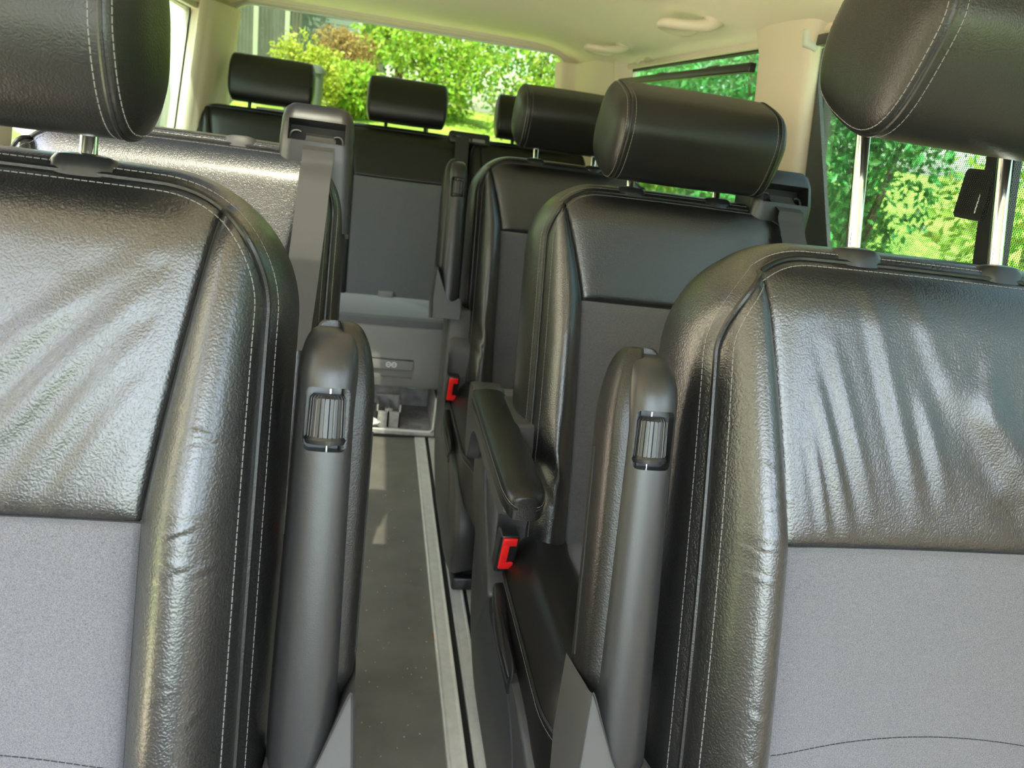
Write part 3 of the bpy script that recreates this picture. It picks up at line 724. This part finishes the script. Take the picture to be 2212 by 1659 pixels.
# --- front row
def front_seat(cx, side, bk, base, label, rake, hw, hd, yo):
    root = empty('front_seat', (cx, .501, 0), label=label, cat='car seat', group='front seats')
    build_back(root, bk)
    build_headrest(root, bk, base, h=.185, d=hd, w=hw, cap=.019, yoff=yo, rake=rake)
    ds = MB(); xs_ = np.linspace(-.985, .985, 70)
    dashes(ds, [bk.P(a*float(bk.seam(.19)), .197 - .016*a*a, -.0004) for a in xs_]); ds.build('stitching', SEAMD, root)
    armrest_up(root, side, side*(.318 if side < 0 else .310), y0=.062, z0=.635, L=.345)
    build_cushion(root, .501, .02, .52, hw=.27, z1=.425)
    MB().box(-.25, .25, -.46, .12, .0125, .33).build('plinth', PLASTIC, root, bevel=.02)
    return root
bkR = Back(folds=RF + creases(-1, 0, 22), res=1.5, bol=.050, low=.170, sh=.172, top=.215); bkL = Back(folds=LF + creases(1, 0, 18), res=1.5, bol=.046, low=.162, sh=.165, top=.212)
front_seat(.587, -1, bkR, .797, 'front leather seat on the right with its headrest raised on chrome posts', 38, .270, .092, -.034)
front_seat(-.335, 1, bkL, .704, 'front leather seat on the left with its headrest pushed right down', 12, .280, .080, -.014)

# --- captain seats behind
def captain_seat(cx, hy, side, label, arm, tower=None, head=True, folds=(), base=.70, zs=.467, stitch=True):
    bk = Back(zs=zs, low=.170, sh=.180, top=.235, folds=folds, H=.675, res=.9, bol=.046)
    root = empty('captain_seat', (cx, hy, 0), label=label, cat='car seat', group='single seats behind the front row')
    build_back(root, bk, stitch=stitch)
    if head: build_headrest(root, bk, base, h=.166, d=.088, w=.300, cap=.026, yoff=.0, rake=30)
    if arm == 'down': armrest_down(root, side, side*.308, 1.20)
    else: armrest_up(root, side, side*.316, y0=.07, z0=.73, L=.33, blen=.11)
    build_cushion(root, 1.20, .72, 1.25, z1=.445)
    build_base(root, hy, 1.20, side)
    if tower is not None: belt_tower(root, bk, tower)
    return root
SF = [(-.235, .22, -.19, .12, .006, .012), (-.24, .17, -.20, .10, .005, .008), (-.22, .25, -.205, .14, .004, .010)]
captain_seat(.56, 1.20, -1, 'single leather seat just behind the front right seat, its armrest folded down', 'down', .21, folds=SF)
captain_seat(.535, 2.04, -1, 'single leather seat right of the aisle in front of the bench, armrest folded up', 'up', None, folds=SF, base=.715)
captain_seat(-.32, 1.20, 1, 'sunlit single seat behind the front left seat with a belt running down it', 'down', .215, head=False)
_s2L = [o for o in COL.objects if o.get('label', '').startswith('sunlit')][0]
for sg in (-1, 1):
    b_ = Back(H=.675); g = MB(); G = []
    for sc, z in ((1, -.012), (1, -.001), (.97, .006), (.86, .011), (.6, .0135), (.36, .014)):
        G.append([b_.T((sg*.0875 + q[0]*sc, .045 + q[1]*sc, b_.H + .004 + z)) for q in supere(28, .028, .018, 2.6)])
    g.loft(G).build('post_guide', PLASTIC2, _s2L)

# --- rear bench: three backrests on one long base
def bench():
    hy = 3.02
    root = empty('rear_bench', (.10, hy, 0), label='rear bench seat with three headrests below the rear window', cat='bench seat')
    for i, cx in enumerate((-.53, 0, .525)):
        bk = Back(tilt=21.5, hz=.42, W=.255, H=.715, n=1.0, c=.06, zs=.505, low=.185, sh=.19, top=.225, bol=.018, puff=.004, res=.7, lumbar=.006)
        sub = empty('backrest', (cx, 0, 0)); sub.parent = root
        build_back(sub, bk, names=('backrest_shell', 'backrest_insert', 'shoulder_panel'), mats=(LEATHER2, SUEDE, LEATHER2), stitch=False, depth=.10, seamline=True)
        hd = build_headrest(sub, bk, (.750 if i else .757), h=.176, d=.055, w=.30, e=3.6, cap=.020, seam=False, posts=.08, m=LEATHER2, yoff=.035, postm=BLACKPL, guide=False, name='headrest')
        for ch in list(hd.children):                       # three levels at most: posts go beside the headrest
            ch.parent = sub
        if i == 0:
            MB().tube([bk.T((x, .02, bk.H + .012)) for x in (-.05, .10)], .005, 8).build('release_bar', GREYPL, sub)
    # belt outlet between middle and right backrest
    bk = Back(tilt=21.5, hz=.42, W=.255, H=.715, n=1.0, c=.06)
    P = lambda p: bk.T(p)
    MB().box(.175, .345, .0, .09, .69, .742).xf(P).build('belt_outlet', PLASTIC, root, bevel=.012)
    MB().box(.19, .33, -.004, .0, .713, .734).xf(P).build('outlet_slot', RUBBER, root, smooth=False)
    MB().box(.205, .262, -.008, -.003, .706, .716).xf(lambda p: P((p[0], p[1], p[2] - (p[0]-.205)*.12))).build('outlet_lip', GREYPL, root, smooth=False)
    MB().box(.272, .322, -.008, -.003, .700, .712).xf(P).build('outlet_lip', GREYPL, root, smooth=False)
    MB().box(.20, .255, -.030, -.027, .20, .705).xf(P).build('seat_belt', RUBBER, root, smooth=False)
    # cushions
    d = lambda y: y - hy
    for x0, x1 in ((-.80, .212), (.228, .72)):
        pl = smoothpoly([(x0, d(3.10)), (x0, d(2.80)), (x0+.02, d(2.715)), (x0+.09, d(2.69)), ((x0+x1)/2, d(2.685)), (x1-.09, d(2.69)), (x1-.02, d(2.72)), (x1, d(2.80)), (x1, d(3.10))], 6)
        c = pl.mean(0); R = []
        for z, k in ((.30, .985), (.38, 1.0), (.425, 1.0), (.445, .985), (.452, .95)): R.append([(c[0] + (p[0]-c[0])*(1-(1-k)*.35), c[1] + (p[1]-c[1])*k, z) for p in pl])
        MB().loft(R).build('seat_cushion', SUEDE, root, auto=50)
    MB().box(-.06, .0, d(3.015), d(3.04), .44, .475).build('buckle_flap', GREYPL, root, bevel=.006)
    # front trim panel with the recessed pull and printed emblem
    pan = MB().prism([(d(2.74), .20), (d(2.662), .205), (d(2.655), .25), (d(2.660), .30), (d(2.672), .385), (d(2.682), .425), (d(2.74), .43)], 0, -.80, .205)
    pn = pan.build('front_panel', GREYPL, root, bevel=.006)
    cut = MB().prism(rrect(-.08, .083, .242, .312, .008), 1, d(2.5), d(2.675)).build('cutter', None); cut.parent = root
    boolean_cut(pn, cut); pn.data.materials.clear(); pn.data.materials.append(GREYPL)
    MB().prism([(d(2.676), .308), (d(2.664), .306), (d(2.660), .272), (d(2.676), .268)], 0, -.078, .081).build('pull_handle', GREYPL, pn, bevel=.002)
    em = MB()
    for cx in (-.008, .012):
        em.tube([(cx + .008*math.cos(a), d(2.6602) - (.290-.29)*.1 + .0022*math.sin(a)*.0, .2895 + .008*math.sin(a)) for a in np.linspace(0, 2*PI, 20, endpoint=False)], .0016, 6, True)
        em.tube([(cx - .005, d(2.6605), .2895), (cx + .005, d(2.6605), .2895)], .0013, 5)
    em.xf(lambda p: (p[0], p[1] + (.2895 - p[2])*-.12 + .0006, p[2])).build('panel_emblem', WHITE, pn)
    MB().box(.07, .098, d(2.70), d(2.705), .19, .206).build('sticker', TEAL, root, smooth=False)
    # side plates, floor frame
    for x0, x1 in ((.205, .232), (-.80, -.77)):
        MB().box(x0, x1, d(2.68), d(3.30), .012, .40).build('side_plate', PLASTIC2, root, bevel=.006)
    MB().box(-.78, .20, d(3.28), d(3.36), .012, .40).build('rear_frame', PLASTIC, root)
    # open drawer insert under the cushion, with a cup holder block
    tr = MB(); x0, x1, y0, y1 = -.30, .185, d(2.665), d(2.98)
    tr.box(x0, x1, y0, y1, .013, .022); tr.box(x0, x1, y1-.01, y1, .02, .165); tr.box(x1-.012, x1, y0+.01, y1, .02, .170); tr.box(x0, x0+.012, y0, y1, .02, .165); tr.box(x0, x1, y0, y0+.008, .013, .032)
    dr = tr.build('drawer_tray', TRAY, root, smooth=False, bevel=.003)
    MB().tube([(x0, y0 + .004, .034), (x1-.02, y0+.004, .034), (x1-.008, y0+.004, .046), (x1-.006, y0+.006, .165)], .005, 8).build('tray_rim', TRIMG, dr)
    cb = MB(); a0, a1, b0, b1 = -.035, .055, d(2.72), d(2.82)
    cb.box(a0, a1, b0, b0+.006, .022, .085); cb.box(a0, a1, b1-.006, b1, .022, .120); cb.box(a0, a0+.006, b0, b1, .022, .11); cb.box(a1-.006, a1, b0, b1, .022, .115); cb.box((a0+a1)/2-.004, (a0+a1)/2+.004, b0, b1, .022, .10)
    cb.box((a0+a1)/2-.014, (a0+a1)/2+.014, b0 + .004, b0 + .012, .085, .096)
    cb.build('cup_holder', TRAY, dr, smooth=False)
    return root
bench()
# crumpled white tissue in the drawer, and the dry leaf and crumbs on the floor
R = []
for i, t in enumerate(np.linspace(.05, PI-.05, 12)):
    R.append([(.030 + (.045*math.sin(t)*math.cos(a))*(1+.25*rng.uniform(-1, 1)), 2.69 + .02*math.sin(t)*math.sin(a)*(1+.3*rng.uniform(-1, 1)), .052 - .018*math.cos(t)*(1+.2*rng.uniform(-1, 1))) for a in np.linspace(0, 2*PI, 18, endpoint=False)])
MB().loft(R).build('tissue', WHITE, label='crumpled white tissue at the front edge of the open drawer under the bench', cat='tissue')
MB().add([(.203, 1.495, .001), (.207, 1.515, .006), (.212, 1.520, .003), (.210, 1.498, .005), (.2065, 1.506, .008)], [(0, 4, 1), (4, 2, 1), (4, 3, 2), (0, 3, 4)]).build('dry_leaf', mat('dry_leaf_brown', (.25, .12, .06), .8), smooth=False, label='tiny brown dry leaf on the aisle floor beside the rail', cat='leaf')
mb = MB()
for i in range(130):
    x, y = rng.uniform(-.0, .205), rng.uniform(.95, 2.4); s = rng.uniform(.0005, .0015)
    mb.box(x-s, x+s, y-s, y+s, .0003, .0003+s)
mb.build('crumbs', TRAY, smooth=False, kind='stuff', label='pale crumbs scattered over the dark aisle floor', cat='crumbs')

# ------------------------------------------------------------------ the garden outside
def bank(x, y):
    t = np.clip((y - 5.0)/11.0, 0, 1)*np.clip((x + 3.2)/.9, 0, 1); return -.5 + 1.85*(t*t*(3-2*t)) + .05*np.sin(x*.9 + y*.5)
g = MB().grid([[(x, y, float(bank(x, y))) for x in np.linspace(-22, 22, 90)] for y in np.r_[-90, -50, np.linspace(-12, 26, 70)]])
g.build('ground', LAWN, kind='structure', label='sloping green lawn behind the van')
MB().grid([[(x, y, -.485) for x in np.linspace(-20, 7.0, 5)] for y in (-70, -30, -14, -5, -.6)]).build('driveway', PAVING, kind='structure', smooth=False, label='pale driveway the van stands on')
MB().grid([[(x, y, -.485) for x in np.linspace(-20, 2.6, 5)] for y in (-.6, 2, 5.2)]).grid([[(x, y, -.482) for x in (-20, -2.9)] for y in (5.2, 25)]).build('bounce_yard', PAVING2, kind='structure', smooth=False, label='paving beyond the left windows, coloured warm to bounce light inside')
xs = np.linspace(-2.2, 4, 30)
MB().grid([[(x, 11.4 + w_ - .35*x, float(bank(x, 11.4 + w_ - .35*x)) + .03) for x in xs] for w_ in (-.35, 0, .35)]).build('path', STONE, kind='structure', label='pale gravel path across the lawn')

def bush(name, c, rad, n, size, m, label, cat='bush', group=None, trunk=True, shell=.55, seed=0, droop=.2):
    r = np.random.default_rng(seed + int(abs(c[0]*13 + c[1]*7)*10)); root = empty(name, (c[0], c[1], float(bank(c[0], c[1]))), label=label, cat=cat, group=group)
    k = 14                                                   # sub-clumps give the crown its lumps
    d = r.normal(size=(k, 3)); d /= np.linalg.norm(d, axis=1)[:, None]; cl = d*np.array(rad)*r.uniform(.35, .8, (k, 1)); cr = r.uniform(.30, .55, k)
    which = r.integers(0, k, n); u = r.normal(size=(n, 3)); u /= np.linalg.norm(u, axis=1)[:, None]
    p = cl[which] + u*(cr[which]*r.uniform(shell, 1.0, n))[:, None]*np.array(rad)
    ax = u*.5 + r.normal(size=(n, 3))*.6 + np.array((0, 0, -droop)); ax /= np.linalg.norm(ax, axis=1)[:, None]
    nn = r.normal(size=(n, 3)) + np.array((0, -.4, .8)); sd = np.cross(ax, nn); sd /= np.linalg.norm(sd, axis=1)[:, None]; nm = np.cross(sd, ax)
    L = size*r.uniform(.6, 1.35, n)[:, None]; w = L*.48
    o = p + np.array((0, 0, c[2] - root.location[2]))
    V = np.stack([o, o + ax*L*.5 + sd*w*.5, o + ax*L - nm*L*.12, o + ax*L*.5 - sd*w*.5], 1).reshape(-1, 3)
    me = bpy.data.meshes.new('foliage'); F = np.arange(n*4).reshape(-1, 4)
    me.from_pydata(V.tolist(), [], F.tolist()); me.materials.append(m)
    f = bpy.data.objects.new('foliage', me); link(f, root)
    if trunk:
        t = MB(); hz = c[2] - root.location[2]
        for i in range(5):
            q = cl[i]*.7 + np.array((0, 0, hz)); t.tube([(0, 0, -.05), tuple(q*np.array((.25, .25, .5))), tuple(q)], [.05*max(rad), .03*max(rad), .008], 6)
        t.build('stem', BARK, root)
    return root
# behind the van, across the lawn
bush('bush', (-1.02, 12.2, 1.56), (.56, .45, .52), 4200, .062, LEAF_Y, 'rounded yellow-green bush in front of the grey house, seen through the rear window', seed=1)
bush('bush', (-.60, 13.6, 1.95), (.50, .40, .40), 3200, .055, LEAF_B, 'copper brown bush beside the yellow one, seen through the rear window', seed=2)
for i, (c, rd, m, lb) in enumerate([
    ((.75, 13.2, 1.75), (1.25, .8, .95), LEAF_G, 'bright green bush right of the copper bush behind the lawn'),
    ((-.45, 12.7, 1.38), (.50, .45, .42), LEAF_G, 'low leafy green shrub in front of the copper bush'),
    ((2.3, 12.6, 1.9), (1.35, .9, 1.15), LEAF_G, 'tall bright green bush in the middle of the rear window'),
    ((1.35, 15.2, 2.9), (2.0, 1.0, 1.6), LEAF_D, 'dark green bush rising behind the bright ones'),
    ((3.6, 11.4, 1.9), (1.2, .9, 1.5), LEAF_D, 'deep green glossy bush at the right edge of the rear window'),
    ((3.0, 10.2, .9), (.9, .7, .55), LEAF_G, 'low green bush under the tall one at the right of the rear window'),
    ((.25, 14.6, 2.9), (.9, .7, 1.0), LEAF_G, 'green tree top showing over the bright bush beside the grey house'),
    ((4.9, 13.5, 3.2), (2.2, 1.4, 2.4), LEAF_D, 'big dark tree behind the garden corner'),
    ((-1.9, 19.0, 3.65), (1.0, .8, .6), LEAF_G, 'green branch hanging in front of the blue-grey house wall')]):
    bush('bush' if i < 7 else 'tree', c, rd, 4600 if i < 7 else 5000, .10, m, lb, cat='bush' if i < 7 else 'tree', group='garden bushes behind the van', seed=10+i)
bush('flower_clump', (1.20, 9.4, .78), (.34, .3, .26), 420, .10, LEAF_P, 'low clump of yellow flower spikes on the lawn edge', cat='flowers', seed=31, trunk=False)
# right-hand hedge close to the windows
for i, (c, rd, m, lb) in enumerate([
    ((4.0, 9.6, 1.7), (1.4, 1.6, 1.6), LEAF_D, 'dark glossy hedge bush furthest along the right side'),
    ((3.7, 7.4, 1.8), (1.2, 1.5, 1.6), LEAF_D, 'dark glossy hedge bush outside the rear right window'),
    ((3.6, 5.4, 1.2), (1.1, 1.3, 1.5), LEAF_D, 'dark hedge bush outside the right window next to the pillar'),
    ((3.9, 3.5, 1.0), (1.2, 1.3, 1.4), LEAF_G, 'green hedge bush outside the blind of the sliding window'),
    ((4.4, 1.4, 1.0), (1.2, 1.5, 1.5), LEAF_G, 'green hedge bush furthest forward on the right side'),
    ((6.5, 6.5, 3.2), (2.2, 3.5, 2.2), LEAF_D, 'tall dark tree towering behind the right hedge')]):
    bush('hedge_bush' if i < 5 else 'tree', c, rd, 9000, .075, m, lb, cat='hedge' if i < 5 else 'tree', group='hedge along the right side', seed=50+i)
# tall dry grass stalks beside the sliding window
t = empty('tall_grass', (2.35, 3.3, -.5), label='tall pale leaning grass stalks outside the sliding window', cat='grass', kind='stuff')
mb = MB()
for i in range(2600):
    far = i > 300; y0 = rng.uniform(-1.5, 2.5) if far else rng.uniform(-1.0, 1.0); x0 = rng.uniform(-.1, 2.0) if far else rng.uniform(-.3, .3); h = rng.uniform(.55, 1.35) if far else rng.uniform(1.15, 1.85); ln = rng.normal(.55, .16); bend = rng.uniform(.05, .25)
    pts = [(x0 + .05*u, y0 - ln*u*h*.8 - bend*u*u*.5 + .6, h*u) for u in np.linspace(0, 1, 5)]
    w = rng.uniform(.003, .007)
    mb.grid([[(p[0]-w*(1-u*.7), p[1], p[2]), (p[0]+w*(1-u*.7), p[1]+w, p[2])] for p, u in zip(pts, np.linspace(0, 1, 5))])
mb.build('stalks', LEAF_P, t, smooth=False)

# fence, house, bin, boulder, nest box
t = empty('timber_fence', (-1.9, 13.0, 0), label='grey-green upright board fence with pale posts at the left of the rear window', cat='fence')
mb = MB()
for i in range(46):
    x = -1.75 + i*.052; mb.box(x, x+.042, -.012, .012, .3, 4.2)
mb.build('board_panel', FENCE, t, smooth=False)
for x in (-.02, .43): MB().box(x-.035, x+.035, -.06, -.015, .3, 4.3).build('post', FENCEP, t, bevel=.005)
t = empty('house', (-1.3, 20.0, .9), label='blue-grey clapboard house far behind the yellow bush', cat='house')
mb = MB()
for i in range(30): mb.prism([(.02, i*.13), (-.012, i*.13), (.0, i*.13+.13), (.02, i*.13+.13)], 0, -2.4, .62)
mb.build('siding', SIDING, t, smooth=False)
MB().box(.62, .74, -.03, .05, 0, 3.9)  .build('corner_board', FENCEP, t, bevel=.004)
MB().box(.74, 1.3, .02, .4, 0, 3.9).build('side_wall', FENCE, t, smooth=False)
MB().prism([(-.4, 3.9), (2.0, 5.0), (2.0, 5.1), (-.5, 4.0)], 0, -2.7, 1.5).build('roof', BINM, t, smooth=False)
t = empty('wheelie_bin', (-1.02, 11.0, float(bank(-1.02, 11)) - .02), label='grey wheelie bin standing on the lawn beside the yellow bush', cat='bin')
R = [[(p[0]*k, p[1]*k, z) for p in rrect(-.24, .24, -.28, .28, .05)] for z, k in ((.03, .78), (.5, .9), (.98, 1.0))]
MB().loft(R).build('body', BINM, t, auto=50)
R = [[(p[0]*k, p[1]*k - (.02 if z > 1.02 else 0), z) for p in rrect(-.26, .26, -.31, .29, .06)] for z, k in ((.98, 1.0), (1.02, 1.0), (1.06, .93), (1.08, .8))]
MB().loft(R).build('lid', BINM, t, auto=50)
for s in (-1, 1): MB().tube([(s*.22 - .02, .25, .10), (s*.22 + .02, .25, .10)], .1, 16).build('wheel', RUBBER, t)
R = []
for th in np.linspace(.05, PI-.05, 9): R.append([(.20*math.sin(th)*math.cos(a)*(1+.15*math.sin(3*a+th)), .16*math.sin(th)*math.sin(a), -.16*math.cos(th)) for a in np.linspace(0, 2*PI, 14, endpoint=False)])
MB().loft(R).build('boulder', STONE, loc=(-.86, 13.4, float(bank(-.86, 13.4)) + .12), label='pale boulder at the edge of the lawn beside the bin', cat='boulder')
t = empty('nest_box', (.56, 10.0, float(bank(.56, 10))), label='small brown wooden nest box on a post in the garden, beyond the middle bench headrest', cat='nest box')
MB().box(-.02, .02, -.02, .02, 0, .78).build('post', BARK, t, smooth=False)
MB().prism([(-.09, .76), (.09, .76), (.10, 1.06), (.0, 1.18), (-.10, 1.06)], 1, -.09, .09).build('box', BRICK, t, smooth=False)
for s in (-1, 1): MB().prism([(0, 1.19), (s*.15, 1.02), (s*.15, 1.04), (0, 1.215)], 1, -.13, .13).build('roof_board', FENCEP, t, smooth=False)
MB().box(-6.3, -6.0, -10, 12, -.5, 4.2).build('bounce_wall', WALLC, smooth=False, label='unseen cream wall added beyond the left windows to bounce warm light', cat='wall')  # added out of view, warms the light on surfaces facing left
